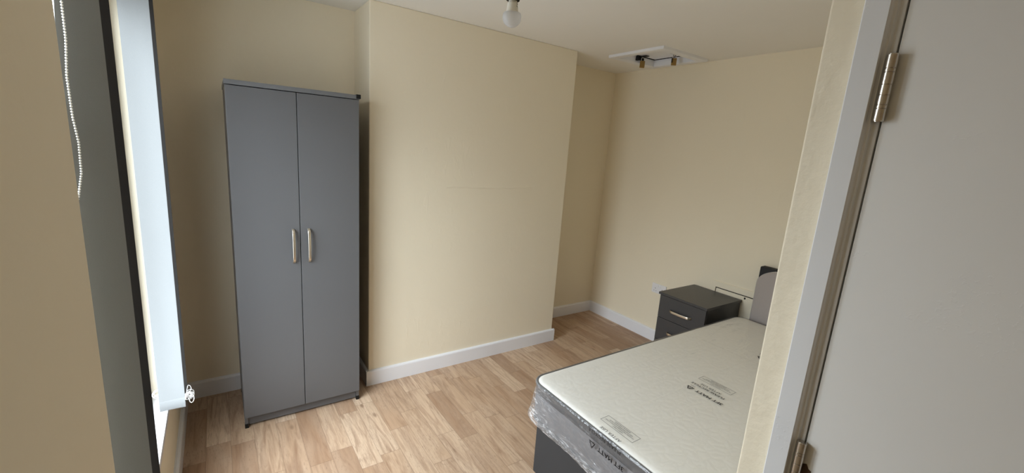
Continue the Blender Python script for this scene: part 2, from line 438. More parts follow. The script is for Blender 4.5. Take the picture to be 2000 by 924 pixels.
b = B(); bx(b, XW - 0.15, BX0 + 0.05, YL, 0.15, 0, H); bx(b, BX0, 0.15, 0, 0.15, 0, H); struct('wall_back', b, M_wall)
b = B(); bx(b, BX0, BX1, BY, 0.02, 0, H, 0.006, 3); struct('wall_chimney_breast', b, M_breast)
b = B(); bx(b, 0, 0.15, YE - 0.15, 0.15, 0, H); struct('wall_right', b, M_wall)
b = B(); bx(b, XW - 0.15, PX + 0.12, YE - 0.15, YE, 0, H); struct('wall_near', b, M_wall)
b = B()
bx(b, PX + 0.1, 0.0, YE, PY, 0, H)
bx(b, PX, PX + 0.11, -2.795, PY, 0, H, 0.004, 3)
bx(b, PX, PX + 0.11, YE, -3.62, 0, H)
bx(b, PX, PX + 0.11, -3.65, -2.78, 2.02, H)
struct('wall_partition', b, M_rough)

# skirting boards
def skirt_prof(h=SK, t=ST):
    return [(0, 0), (t, 0), (t, h - 0.012), (t * 0.85, h - 0.005), (t * 0.45, h), (0, h)]
def skirt_x(name, x0, x1, y):            # along x, on a wall facing -y
    b = B(); extrude_profile(b, [(y - u, v) for u, v in skirt_prof()], 'x', x0, x1); return struct(name, b, M_gloss)
def skirt_y(name, y0, y1, x, s):         # along y, s=+1 faces +x
    b = B(); extrude_profile(b, [(x + s * u, v) for u, v in skirt_prof()], 'y', y0, y1); return struct(name, b, M_gloss)
skirt_x('baseboard_back', XW, BX0, YL)
skirt_x('baseboard_alcove', BX1, 0, 0)
b = B()
extrude_profile(b, [(BY - u, v) for u, v in skirt_prof()], 'x', BX0 - ST, BX1 + ST)
extrude_profile(b, [(BX0 - u, v) for u, v in skirt_prof()], 'y', BY - ST * 0.98, YL)
extrude_profile(b, [(BX1 + u, v) for u, v in skirt_prof()], 'y', BY - ST * 0.98, 0)
struct('baseboard_chimney_breast', b, M_gloss)
skirt_y('baseboard_right', PY, 0, 0, -1)
skirt_y('baseboard_left', YE, YL, XW, 1)
b = B(); extrude_profile(b, [(PY + u, v) for u, v in skirt_prof()], 'x', PX, 0); struct('baseboard_partition', b, M_gloss)

# ------------------------------------------------------------------ window
win = bpy.data.objects.new('window_1', None); COL.objects.link(win); win.location = (XW - 0.15, (YN + YF) / 2, ZS); win['kind'] = 'structure'
b = B()
fx0, fx1 = XW - 0.125, XW - 0.075
for (y0, y1, z0, z1) in ((YN, YN + 0.045, ZS, ZT), (YF - 0.045, YF, ZS, ZT), (YN + 0.04, YF - 0.04, ZS, ZS + 0.055), (YN + 0.04, YF - 0.04, ZT - 0.055, ZT),
                         (-1.60, -1.55, ZS + 0.05, ZT - 0.05)):
    bx(b, fx0, fx1, y0, y1, z0, z1, 0.006)
bx(b, fx0, fx1, YN + 0.04, -1.58, 1.60, 1.65, 0.006)
obj('window_frame', b, M_upvc, win)
b = B(); bx(b, XW - 0.103, XW - 0.097, -1.555, YF - 0.04, ZS + 0.05, ZT - 0.05); obj('window_pane', b, M_glass, win)
b = B(); bx(b, XW - 0.103, XW - 0.097, YN + 0.04, -1.595, ZS + 0.05, 1.605); obj('window_pane', b, M_glass, win)
b = B(); bx(b, XW - 0.103, XW - 0.097, YN + 0.04, -1.595, 1.645, ZT - 0.05); obj('window_pane', b, M_glass, win)
b = B(); bx(b, XW - 0.16, XW + 0.001, YN, YF, ZS - 0.03, ZS, 0.003); obj('window_sill', b, M_gloss, win)

# ------------------------------------------------------------------ door, frame
door = bpy.data.objects.new('door_1', None); COL.objects.link(door); door.location = (PX + 0.02, -3.2, 0); door['kind'] = 'structure'
b = B(); bx(b, PX, PX + 0.04, -3.583, -2.8202, 0.006, 1.985, 0.0015); obj('door_leaf', b, M_door, door)
def hinge(zc, chipped=False):
    x, y, L = PX - 0.0075, -2.8175, 0.1
    b = B()
    z0 = zc - L / 2
    cuts = [0, 0.016, 0.021, 0.037, 0.053, 0.069, 0.079, 0.084, 0.1]
    segs = [(0.0, 0.0190), (0.0194, 0.0246), (0.0250, 0.0396), (0.0400, 0.0552), (0.0556, 0.0736), (0.0740, 0.0792), (0.0796, 0.1)]
    for a, c in segs:
        bb = B(); r = 0.0078
        lathe(bb, x, y, [(0, z0 + a), (r * 0.93, z0 + a), (r, z0 + a + 0.0006), (r, z0 + c - 0.0006), (r * 0.93, z0 + c), (0, z0 + c)], 28)
        me = bpy.data.meshes.new('t'); bb.to_mesh(me); bb.free(); b.from_mesh(me); bpy.data.meshes.remove(me)
    lathe(b, x, y, [(0, z0 - 0.001), (0.0066, z0 - 0.001), (0.0066, z0 + L + 0.001), (0, z0 + L + 0.001)], 20)
    h = obj('hinge', b, M_steel, door, True)
    bb = B(); bx(bb, PX - 0.003, PX + 0.03, y - 0.0025, y + 0.0015, z0, z0 + L); obj('hinge_leaf', bb, M_steel, h)
    if chipped:
        bb = B()
        pts = [(-0.004, 0.0), (-0.012, 0.004), (-0.016, -0.004), (-0.021, -0.006), (-0.019, -0.016), (-0.024, -0.02), (-0.018, -0.033), (-0.004, -0.036)]
        extrude_profile(bb, [(y + u, z0 + 0.055 + v) for u, v in pts], 'x', PX - 0.0006, PX + 0.001)
        o = obj('paint_chip', bb, M_chip, h); o['label'] = 'bare brown patch where the paint has chipped'
hinge(1.7665); hinge(1.088, True); hinge(0.28)

b = B()
# architrave: flat face, then a stepped moulding down to the lining, profile in (y, x)
prof = [(-2.767, PX), (-2.767, PX - 0.014), (-2.769, PX - 0.016), (-2.8015, PX - 0.016), (-2.8030, PX - 0.0145), (-2.8045, PX - 0.0105),
        (-2.8060, PX - 0.0088), (-2.8080, PX - 0.0084), (-2.8092, PX - 0.0070), (-2.8100, PX - 0.0035), (-2.8115, PX - 0.0020), (-2.8180, PX - 0.0015), (-2.8185, PX + 0.09), (-2.79, PX + 0.09), (-2.79, PX)]
extrude_profile(b, [(x, y) for y, x in prof], 'z', 0, 2.045)
prof2 = [(-3.638 - (y + 2.767), x) for y, x in prof]
extrude_profile(b, [(x, y) for y, x in prof2], 'z', 0, 2.045)
bx(b, PX - 0.016, PX, -3.60, -2.80, 1.995, 2.045, 0.002); bx(b, PX - 0.0015, PX + 0.09, -3.59, -2.815, 1.988, 2.02)
bx(b, PX + 0.045, PX + 0.09, -2.83, -2.815, 0, 1.99)
struct('trim_1', b, M_arch, 'pale grey painted door architrave beside the hinges')

# ------------------------------------------------------------------ loft hatch
hz0 = H - 0.02
ht = thing('loft_hatch', 'white framed square loft hatch in the ceiling above the far corner', 'hatch', ((HX0 + HX1) / 2, (HY0 + HY1) / 2, hz0))
b = B(); fo = 0.052
ox0, ox1, oy0, oy1 = HX0 - fo, HX1 + fo, HY0 - fo, HY1 + fo
def frame_ring(bm, X0, X1, Y0, Y1, w_, z0, z1, e=0.003):
    # picture-frame section swept round the opening, mitred, softened lower arrises
    sec = [(0, z1), (0, z0 + e), (e, z0), (w_ - e, z0), (w_, z0 + e), (w_, z1)]
    loops = [[bm.verts.new(p) for p in ((X0 + d, Y0 + d, z), (X1 - d, Y0 + d, z), (X1 - d, Y1 - d, z), (X0 + d, Y1 - d, z))] for d, z in sec]
    for i in range(len(loops)):
        a_, c_ = loops[i], loops[(i + 1) % len(loops)]
        for k in range(4): bm.faces.new((a_[k], a_[(k + 1) % 4], c_[(k + 1) % 4], c_[k]))
frame_ring(b, ox0, ox1, oy0, oy1, fo, hz0, H)
tl = 0.008
bx(b, HX0, HX0 + tl, HY0, HY1, hz0 + 0.002, HZ); bx(b, HX1 - tl, HX1, HY0, HY1, hz0 + 0.002, HZ)
bx(b, HX0, HX1, HY0, HY0 + tl, hz0 + 0.002, HZ); bx(b, HX0, HX1, HY1 - tl, HY1, hz0 + 0.002, HZ)
obj('hatch_frame', b, M_gloss, ht)
b = B(); bx(b, HX0 + tl + 0.004, HX1 - tl - 0.016, HY0 + tl + 0.004, HY1 - tl - 0.016, HZ + 0.002, HZ + 0.018, 0.001); obj('hatch_panel', b, M_gloss, ht)
b = B(); bx(b, HX0, HX1, HY0, HY1, HZ + 0.035, HZ + 0.05)
for q_ in ((HX0, HX0 + 0.004, HY0, HY1), (HX1 - 0.004, HX1, HY0, HY1), (HX0, HX1, HY0, HY0 + 0.004), (HX0, HX1, HY1 - 0.004, HY1)): bx(b, *q_, HZ + 0.0005, HZ + 0.036)
obj('hatch_gap_shade', b, M_gap_shade, ht)  # black plate and lining paint the shade behind the hatch panel
# hasps: black strap from the panel over the gap, turned down the lining
def hasp(cx, cy_, along_x):
    b = B(); s = 0.020
    if along_x:       # on the far side y = HY1
        bx(b, cx - s, cx + s, cy_ - 0.07, cy_, HZ - 0.004, HZ, 0.001)
        bx(b, cx - 0.045, cx + 0.035, cy_ - 0.006, cy_ - 0.001, HZ - 0.030, HZ - 0.004, 0.001)
        bx(b, cx - 0.062, cx - 0.040, cy_ - 0.02, cy_ - 0.001, HZ - 0.038, HZ - 0.004, 0.003)
        sweep(b, [(cx - 0.008, cy_ - 0.03, HZ - 0.004), (cx - 0.008, cy_ - 0.03, HZ - 0.016), (cx + 0.008, cy_ - 0.03, HZ - 0.016), (cx + 0.008, cy_ - 0.03, HZ - 0.004)], 0.0022, 8)
    else:
        bx(b, cx - 0.07, cx, cy_ - s * 0.5, cy_ + s * 0.5, HZ - 0.004, HZ, 0.001)
        sweep(b, [(cx - 0.022, cy_ - 0.008, HZ - 0.004), (cx - 0.022, cy_ - 0.008, HZ - 0.016), (cx - 0.022, cy_ + 0.008, HZ - 0.016), (cx - 0.022, cy_ + 0.008, HZ - 0.004)], 0.0022, 8)
    o = obj('hasp', b, M_black, ht); o['label'] = 'black hasp'
hasp(-0.315, HY1 - tl, True); hasp(-0.220, -0.822, False)
def padlock(x, y, ztop, rot, label, dial):
    t = thing('padlock', label, 'padlock', (x, y, ztop), 'brass padlocks on the loft hatch')
    wd, hh = 0.019, 0.054
    b = B(); bx(b, -wd, wd, -0.0075, 0.0075, -0.026 - hh, -0.026, 0.003, 3)
    for v in b.verts: v.co = Matrix.Rotation(rot, 3, 'Z') @ v.co
    o = obj('lock_body', b, M_brass, t); o.location = (0, 0, 0)
    b = B(); r = 0.0115
    pts = [(-r, 0, -0.030), (-r, 0, -0.012)] + [(-r * math.cos(a), 0, -0.012 + r * math.sin(a)) for a in [math.pi * k / 10 for k in range(1, 10)]] + [(r, 0, -0.012), (r, 0, -0.030)]
    sweep(b, pts, 0.0026, 10)
    for v in b.verts: v.co = Matrix.Rotation(rot, 3, 'Z') @ v.co
    o = obj('shackle', b, M_chrome, t, True); o.location = (0, 0, 0)
    if dial:
        b = B()
        for k in range(4):
            z = -0.033 - k * 0.008
            bb = B(); lathe(bb, 0, 0, [(0, -0.003), (0.006, -0.003), (0.006, 0.003), (0, 0.003)], 12)
            for v in bb.verts: v.co = Vector((v.co.x - wd + 0.004, v.co.y - 0.005, v.co.z + z))
            me = bpy.data.meshes.new('t'); bb.to_mesh(me); bb.free(); b.from_mesh(me); bpy.data.meshes.remove(me)
        for v in b.verts: v.co = Matrix.Rotation(rot, 3, 'Z') @ v.co
        o = obj('number_dials', b, M_black, t); o.location = (0, 0, 0)
padlock(-0.323, HY1 - tl - 0.03, HZ - 0.010, math.radians(-30), 'brass padlock with plain body on the left hasp of the loft hatch', False)
padlock(-0.242, -0.822, HZ - 0.004, math.radians(-42), 'brass combination padlock on the right hasp of the loft hatch', True)

# ------------------------------------------------------------------ wardrobe
WX0, WX1, WY0, WY1, WZ = -3.170, -2.553, -0.560, -0.105, 1.857
wr = thing('wardrobe', 'tall dark grey two-door wardrobe with brushed metal bow handles', 'wardrobe', ((WX0 + WX1) / 2, (WY0 + WY1) / 2, 0))
cf = WY0 + 0.017
b = B()
bx(b, WX0, WX0 + 0.016, cf, WY1, 0.012, WZ - 0.022, 0.0008); bx(b, WX1 - 0.016, WX1, cf, WY1, 0.012, WZ - 0.022, 0.0008)
bx(b, WX0 + 0.016, WX1 - 0.016, cf, WY1, 0.068, 0.084); bx(b, WX0 + 0.016, WX1 - 0.016, WY1 - 0.006, WY1, 0.08, WZ - 0.02)
obj('carcass', b, M_laminate, wr)
b = B(); bx(b, WX0 - 0.003, WX1 + 0.003, WY0 - 0.004, WY1, WZ - 0.022, WZ, 0.001); obj('top_panel', b, M_laminate_edge, wr)
b = B(); bx(b, WX0 + 0.016, WX1 - 0.016, cf + 0.012, cf + 0.028, 0.012, 0.068, 0.0008); obj('plinth', b, M_laminate, wr)
def bow_handle(b, p0, p1, out, width_axis, proud=0.026, hw=0.0066):
    p0, p1, out = Vector(p0), Vector(p1), Vector(out)
    pts = []
    nseg = 18
    for k in range(nseg + 1):
        t = k / nseg
        e = min(t, 1 - t) / 0.10
        rise = (1 - (1 - min(e, 1)) ** 2) * 0.70 + 0.30 * math.sin(math.pi * t)
        pts.append(p0.lerp(p1, t) + out * (0.001 + proud * rise))
    sweep(b, pts, 0, 12, flat=(hw, 0.0026, width_axis))
    for p in (p0, p1):
        a = p.lerp(p1 if p is p0 else p0, 0.045)
        sweep(b, [a + out * 0.0, a + out * (proud * 0.6)], 0.0042, 10)
for i, (dx0, dx1, hx) in enumerate(((WX0 + 0.001, -2.8670, -2.900), (-2.8635, WX1 - 0.001, -2.8235))):
    b = B(); bx(b, dx0, dx1, WY0, cf - 0.001, 0.070, WZ - 0.0255, 0.001); d = obj('door', b, M_laminate, wr)
    b = B(); bow_handle(b, (hx, WY0, 0.938), (hx, WY0, 1.125), (0, -1, 0), (1, 0, 0)); obj('handle', b, M_nickel, d, True)
for x in (WX0 - 0.001, WX1 - 0.017):
    obj('foot_cap', bx(B(), x, x + 0.018, cf - 0.002, cf + 0.025, 0.0, 0.026, 0.001), M_black, wr)
    obj('foot_cap', bx(B(), x, x + 0.018, WY1 - 0.03, WY1, 0.0, 0.014), M_black, wr)
b = B(); bx(b, WX1 - 0.017, WX1 + 0.007, WY0 - 0.008, WY0 + 0.03, WZ - 0.020, WZ + 0.003, 0.002); o = obj('corner_protector', b, M_black, wr); o['label'] = 'black plastic corner protector'

# ------------------------------------------------------------------ bedside cabinet
ns = thing('bedside_cabinet', 'small dark grey bedside cabinet with drawers between the bed and the wall socket', 'cabinet', (-0.24, -1.35, 0))
nx0, nx1, ny0, ny1, nz = -0.472, -0.015, -1.549, -1.149, 0.640
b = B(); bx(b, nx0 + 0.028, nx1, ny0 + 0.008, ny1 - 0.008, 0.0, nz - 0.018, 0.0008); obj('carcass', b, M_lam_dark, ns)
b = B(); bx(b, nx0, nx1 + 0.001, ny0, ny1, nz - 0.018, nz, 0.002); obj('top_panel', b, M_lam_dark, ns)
zt = nz - 0.023
for k in range(3):
    z1 = zt - k * 0.178; z0 = z1 - 0.175
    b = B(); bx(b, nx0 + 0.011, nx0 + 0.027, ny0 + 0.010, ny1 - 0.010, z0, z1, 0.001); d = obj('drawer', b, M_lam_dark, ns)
    zc = z1 - 0.096
    b = B(); bow_handle(b, (nx0 + 0.011, -1.437, zc), (nx0 + 0.011, -1.262, zc), (-1, 0, 0), (0, 0, 1), 0.024, 0.0085); obj('handle', b, M_nickel, d, True)

# ------------------------------------------------------------------ wall socket
so = thing('wall_socket', 'white double wall socket on the right wall beside the bedside cabinet', 'socket', (-0.001, -0.818, 0.49))
sy0, sy1, sz0, sz1 = -0.891, -0.745, 0.447, 0.533
b = B(); bx(b, -0.010, 0.0, sy0, sy1, sz0, sz1, 0.003, 3); obj('face_plate', b, M_socket, so)
for yc in (-0.782, -0.854):
    for (dy, dz, w2, h2) in ((0, 0.010, 0.0022, 0.0042), (-0.011, -0.012, 0.0036, 0.0018), (0.011, -0.012, 0.0036, 0.0018)):
        obj('pin_hole', bx(B(), -0.0108, -0.009, yc + dy - w2, yc + dy + w2, 0.480 + dz - h2, 0.480 + dz + h2), M_black, so)
for yc in (-0.806, -0.830):
    b = B(); bx(b, -0.0135, -0.009, yc - 0.0085, yc + 0.0085, 0.502, 0.524, 0.0012); obj('switch', b, M_socket, so)

# ------------------------------------------------------------------ boxed access panel low on the right wall
ap = thing('access_panel', 'cream painted access panel set low in the wall between bedside cabinet and headboard', 'panel', (-0.01, -1.6, 0.3))
b = B()
py0, py1, pz0, pz1 = -2.05, -1.284, 0.30, 0.722
bx(b, -0.009, 0, py0, py1, 0.675, pz1, 0.002); bx(b, -0.009, 0, py0, py1, pz0, pz0 + 0.045, 0.002)
bx(b, -0.009, 0, -1.327, py1, pz0 + 0.045, 0.675, 0.002); bx(b, -0.009, 0, py0, py0 + 0.045, pz0 + 0.045, 0.675, 0.002)
obj('panel_frame', b, M_wall, ap)
b = B(); bx(b, -0.007, -0.003, py0 + 0.049, -1.3325, pz0 + 0.05, 0.668, 0.001); obj('panel_door', b, M_wall, ap)
b = B(); bx(b, -0.003, 0, py0 + 0.045, -1.327, pz0 + 0.045, 0.675); obj('panel_gap_shade', b, M_gap_shade, ap)  # black sheet paints the shade in the slot round the panel door
b = B(); bx(b, -0.012, -0.005, -1.568, -1.558, 0.648, 0.662, 0.002); obj('latch', b, M_black, ap)

# ------------------------------------------------------------------ divan bed
bed = thing('divan_bed', 'charcoal fabric divan bed base under the wrapped mattress', 'bed', (-1.05, -2.09, 0))
b = B(); bx(b, -1.975, -0.14, -2.555, -1.617, 0.03, 0.358, 0.010, 3); obj('divan_base', b, M_divan, bed)
for x in (-1.90, -0.18):
    for y in (-2.49, -1.69): obj('glide', lathe(B(), x, y, [(0, 0), (0.02, 0), (0.02, 0.034), (0, 0.034)], 14), M_black, bed)
hb = thing('headboard', 'grey velvet headboard with black fabric backing standing behind the head of the mattress', 'headboard', (-0.06, -2.11, 0))
b = B(); bx(b, -0.088, -0.026, -2.56, -1.664, 0.38, 0.942, 0.008, 3); obj('backing', b, M_blackfab, hb)
for y in (-2.35, -1.87): obj('strut', bx(B(), -0.070, -0.045, y - 0.03, y + 0.03, 0.0, 0.40, 0.002), M_black, hb)
# padded front with arched shoulders
b = B()
ys0, ys1 = -2.552, -1.669
prof = [(ys1, 0.34)]
prof += [(ys1 - 0.0, 0.79)]
for k in range(0, 13):
    a = math.pi / 2 * k / 12
    prof.append((ys1 - 0.20 * (1 - math.cos(a)), 0.835 + 0.110 * math.sin(a)))
mirror = [(ys0 + (ys1 - y), z) for y, z in prof][::-1]
prof = prof + mirror
pts = prof
cxm, czm = (ys0 + ys1) / 2, 0.62
rings = []
for (x, s) in ((-0.088, 1.0), (-0.105, 1.0), (-0.118, 0.990), (-0.126, 0.972), (-0.130, 0.94), (-0.132, 0.5)):
    rings.append([b.verts.new((x, cxm + (y - cxm) * (1 - (1 - s) * 0.55), czm + (z - czm) * (1 - (1 - s) * 0.9))) for y, z in pts])
for r0, r1 in zip(rings, rings[1:]):
    for k in range(len(pts)):
        k2 = (k + 1) % len(pts); b.faces.new((r0[k], r0[k2], r1[k2], r1[k]))
b.faces.new(rings[-1]); b.faces.new(rings[0][::-1])
o = obj('pad', b, M_velvet, hb, True); o['label'] = 'grey velvet padded front'

# ------------------------------------------------------------------ mattress in its bag
MX0, MX1, MY0, MY1 = -2.032, -0.166, -2.520, -1.612
MZ0, MZ1 = 0.364, 0.568
def rr_loop(d, z, n=0.012, r=0.075):
    """rounded rectangle inset by d (negative = outwards)"""
    x0, x1, y0, y1 = MX0 + d, MX1 - d, MY0 + d, MY1 - d
    rr = max(r - d, 0.012)
    pts = []
    def line(a, c_, k):
        for i in range(k): pts.append((a[0] + (c_[0] - a[0]) * i / k, a[1] + (c_[1] - a[1]) * i / k, z))
    def arc(cx, cyc, a0, k=12):
        for i in range(k):
            a = a0 + math.pi / 2 * i / k; pts.append((cx + rr * math.cos(a), cyc + rr * math.sin(a), z))
    kx, ky = 150, 72
    line((x0 + rr, y0), (x1 - rr, y0), kx); arc(x1 - rr, y0 + rr, -math.pi / 2)
    line((x1, y0 + rr), (x1, y1 - rr), ky); arc(x1 - rr, y1 - rr, 0)
    line((x1 - rr, y1), (x0 + rr, y1), kx); arc(x0 + rr, y1 - rr, math.pi / 2)
    line((x0, y1 - rr), (x0, y0 + rr), ky); arc(x0 + rr, y0 + rr, math.pi)
    return pts
def skin(prof, fn=None):
    b = B(); rings = []
    for d, z in prof:
        ring = []
        for p in rr_loop(d, z):
            q = Vector(p)
            if fn: q = fn(q, d, z)
            ring.append(b.verts.new(q))
        rings.append(ring)
    for r0, r1 in zip(rings, rings[1:]):
        n_ = len(r0)
        for k in range(n_): b.faces.new((r0[k], r0[(k + 1) % n_], r1[(k + 1) % n_], r1[k]))
    b.faces.new(rings[0][::-1]); b.faces.new(rings[-1])
    return b
ma = thing('mattress', 'single white quilted mattress still wrapped in clear printed polythene on the divan bed', 'mattress', ((MX0 + MX1) / 2, (MY0 + MY1) / 2, MZ0))
MZ0 += 0.001
side = [(0.030, MZ0), (0.010, MZ0 + 0.003), (0.004, MZ0 + 0.018), (0.0, MZ0 + 0.06), (-0.002, (MZ0 + MZ1) / 2), (0.0, MZ1 - 0.05), (0.004, MZ1 - 0.016)]
obj('border', skin(side), M_border, ma, True)
o = obj('border_band', skin([(0.0, MZ1 - 0.058), (-0.0012, MZ1 - 0.054), (0.0005, MZ1 - 0.030), (0.0028, MZ1 - 0.012), (0.006, MZ1 - 0.012)]), M_band, ma, True); o['label'] = 'darker grey band below the top edge'
b = skin([(0.004, MZ1 - 0.018), (0.006, MZ1 - 0.008), (0.014, MZ1 - 0.001), (0.03, MZ1 + 0.002), (0.07, MZ1 + 0.0035), (0.15, MZ1 + 0.004), (0.30, MZ1 + 0.004), (0.42, MZ1 + 0.004)])
obj('quilted_top', b, M_quilt, ma, True)
def tape(z, d):
    b = B(); sweep(b, rr_loop(d, z), 0.0065, 8, closed=True); return b
o = obj('tape_edge', tape(MZ1 - 0.010, 0.0015), M_tape, ma, True)
o = obj('tape_edge', tape(MZ0 + 0.012, 0.004), M_tape, ma, True)
def wrap_fn(q, d, z):
    out = Vector((0, 0, 0))
    # outward direction
    cx = min(max(q.x, MX0 + 0.08), MX1 - 0.08); cyy = min(max(q.y, MY0 + 0.08), MY1 - 0.08)
    o_ = Vector((q.x - cx, q.y - cyy, 0)); o_ = o_.normalized() if o_.length > 1e-5 else Vector((0, 0, 0))
    t = max(0.0, min(1.0, (MZ1 - 0.004 - q.z) / 0.20))
    foot = 1.0 if q.x < MX0 + 0.15 else 0.45
    a = noise.noise(Vector((q.x * 9, q.y * 9, q.z * 26))) * 0.010 + noise.noise(Vector((q.x * 34, q.y * 34, q.z * 60))) * 0.0045
    a = abs(a) * t * foot
    corner = math.exp(-((q.x - MX0) ** 2 + (q.y - MY1) ** 2) / 0.012)
    q = q + o_ * (a + t * 0.008 * foot + corner * t * 0.009)
    q.z += noise.noise(Vector((q.x * 7 + 3, q.y * 7, 1))) * 0.012 * t
    if q.x > -2.0 and q.y < -1.60: q.z = max(q.z, 0.3600)      # carried by the divan
    return q
wp = [(0.05, MZ0 - 0.001), (0.012, MZ0 - 0.0015), (-0.004, MZ0 + 0.001), (-0.010, MZ0 + 0.008), (-0.012, MZ0 + 0.018), (-0.011, MZ0 + 0.03)]
wp += [(-0.009 + 0.0008 * k, MZ0 + 0.03 + 0.0135 * k) for k in range(1, 12)]
wp += [(-0.0065, MZ1 - 0.012), (-0.003, MZ1 - 0.002), (0.006, MZ1 + 0.0035), (0.02, MZ1 + 0.0055), (0.04, MZ1 + 0.0066), (0.07, MZ1 + 0.0072), (0.15, MZ1 + 0.0076), (0.30, MZ1 + 0.0076), (0.42, MZ1 + 0.0076)]
bag = obj('polythene_wrap', skin(wp, wrap_fn), M_film, ma, True); bag['label'] = 'clear printed polythene bag around the mattress'

ZP = MZ1 + 0.0084
def text_obj(s, size, bold=0.0, spacing=1.0):
    cu = bpy.data.curves.new('t', 'FONT'); cu.body = s; cu.size = size; cu.align_x = 'LEFT'; cu.align_y = 'BOTTOM_BASELINE'
    cu.offset = 0.0; cu.space_character = spacing; cu.resolution_u = 3
    o = bpy.data.objects.new('t', cu); COL.objects.link(o)
    dg = bpy.context.evaluated_depsgraph_get(); me = bpy.data.meshes.new_from_object(o.evaluated_get(dg))
    bpy.data.objects.remove(o); bpy.data.curves.remove(cu)
    return me
def fold(u, v):
    """print plane (u along +y, v along -x over the foot edge) -> 3D point on the bag"""
    xe = MX0 + 0.002
    if v > xe: return (v, u, ZP)
    d = xe - v
    return (MX0 - 0.0165 - 0.0, u, ZP - 0.004 - d)
def print_text(bm, s, u0, v0, width, capsize, bold=0.0):
    me = text_obj(s, capsize / 0.72, bold)
    xs = [v.co.x for v in me.vertices]; k = width / (max(xs) - min(xs)); x0 = min(xs)
    b2 = bmesh.new(); b2.from_mesh(me); bpy.data.meshes.remove(me)
    mp = {}
    for v in b2.verts:
        mp[v] = bm.verts.new(fold(u0 + (v.co.x - x0) * k, v0 - v.co.y))
    for f in b2.faces:
        try: bm.faces.new([mp[v] for v in f.verts])
        except ValueError: pass
    b2.free()
def quad_line(bm, a, c, wd):
    a, c = Vector((*a, 0)), Vector((*c, 0)); d = (c - a).normalized(); s = Vector((-d.y, d.x, 0)) * wd / 2
    a -= d * wd / 2; c += d * wd / 2
    n = max(1, int((c - a).length / 0.02))
    for i in range(n):
        p, q = a.lerp(c, i / n), a.lerp(c, (i + 1) / n)
        bm.faces.new([bm.verts.new(fold(x.x, x.y)) for x in (p - s, q - s, q + s, p + s)])
def recycle_mark(bm, uc, vc, r, down=1):
    # three chasing arrows drawn as a bent triangle; apex points up the print (towards -x)
    P = [(uc + r * math.sin(2 * math.pi * k / 3), vc - r * math.cos(2 * math.pi * k / 3)) for k in range(3)]
    for k in range(3):
        a, c = Vector((*P[k], 0)), Vector((*P[(k + 1) % 3], 0))
        s = a.lerp(c, 0.14); e = a.lerp(c, 0.68)
        quad_line(bm, s[:2], e[:2], r * 0.26)
        d = (c - a).normalized(); nrm = Vector((-d.y, d.x, 0))
        tri = [e + nrm * r * 0.30, e - nrm * r * 0.30, e + d * r * 0.42]
        bm.faces.new([bm.verts.new(fold(t.x, t.y)) for t in tri])
        quad_line(bm, a.lerp(c, -0.02)[:2], s[:2], r * 0.22)
    print_text(bm, '4', uc - r * 0.16, vc + r * 0.28, r * 0.3, r * 0.5, 0.0002)
def print_block(v_ofs):
    bm = B()
    recycle_mark(bm, -2.052, -1.411 + v_ofs, 0.017)
    print_text(bm, 'LDPE', -2.062, -1.382 + v_ofs, 0.022, 0.0075, 0.0003)
    obj('recycling_mark', bm, M_ink, bag); bm = B()
    for du, dv in ((0, 0), (0.0011, 0), (0.0005, 0.0008)): print_text(bm, '3FT MATT', -2.214 + du, -1.402 + v_ofs + dv, 0.130, 0.0195)
    obj('printed_text', bm, M_ink, bag); bm = B()
    print_text(bm, 'PLEASE RECYCLE', -2.1914, -1.350 + v_ofs, 0.166, 0.0155); print_text(bm, 'PLEASE RECYCLE', -2.192, -1.350 + v_ofs, 0.166, 0.0155, 0.0)
    obj('printed_text', bm, M_ink, bag); bm = B()
    print_text(bm, 'AFTER USE', -2.162, -1.323 + v_ofs, 0.104, 0.0155, 0.0)
    obj('printed_text', bm, M_ink, bag); bm = B()
    u0, u1, va, vb = -2.187, -2.022, -1.294 + v_ofs, -1.246 + v_ofs
    for a, c in (((u0, va), (u1, va)), ((u1, va), (u1, vb)), ((u1, vb), (u0, vb)), ((u0, vb), (u0, va))): quad_line(bm, a, c, 0.0014)
    for k, (s, wd) in enumerate((('SAFETY FIRST', 0.052), ('TO AVOID THE DANGER OF SUFFOCATION', 0.146), ('KEEP THIS WRAPPING AWAY FROM', 0.118), ('BABIES & CHILDREN', 0.078))):
        uc = (u0 + u1) / 2
        print_text(bm, s, uc - wd / 2, va + 0.0135 + k * 0.0098, wd, 0.0064, 0.0002)
    obj('warning_label', bm, M_ink, bag)
print_block(0.0); print_block(0.667); print_block(-0.687)

# ------------------------------------------------------------------ pendant lamp holder with bulb
LX, LY, ZB = -2.415, -1.83, 2.012
pe = thing('pendant_lamp', 'bare white light bulb hanging from a black pendant lampholder', 'lamp', (LX, LY, H))
b = B(); lathe(b, LX, LY, [(0, H), (0.038, H), (0.038, H - 0.012), (0.03, H - 0.022), (0.010, H - 0.030), (0, H - 0.030)], 36); obj('ceiling_rose', b, M_lampwhite, pe, True)
b = B(); sweep(b, [(LX, LY, H - 0.02), (LX, LY, ZB + 0.14)], 0.003, 10); obj('cord', b, M_black, pe, True)
b = B(); zb = ZB + 0.088
lathe(b, LX, LY, [(0, zb + 0.055), (0.008, zb + 0.055), (0.013, zb + 0.045), (0.0165, zb + 0.03), (0.0165, zb + 0.002), (0.0195, zb), (0.0215, zb - 0.003), (0.0215, zb - 0.008), (0.0185, zb - 0.010), (0, zb - 0.010)], 36)
obj('lampholder', b, M_black, pe, True)
b = B(); zt = zb - 0.009
lathe(b, LX, LY, [(0, zt + 0.004), (0.0135, zt + 0.004), (0.0135, zt - 0.006), (0.0165, zt - 0.008), (0.0175, zt - 0.02), (0.0195, zt - 0.033), (0.0235, zt - 0.040), (0, zt - 0.040)], 36)
bb_ = obj('bulb_base', b, M_lampwhite, pe, True)
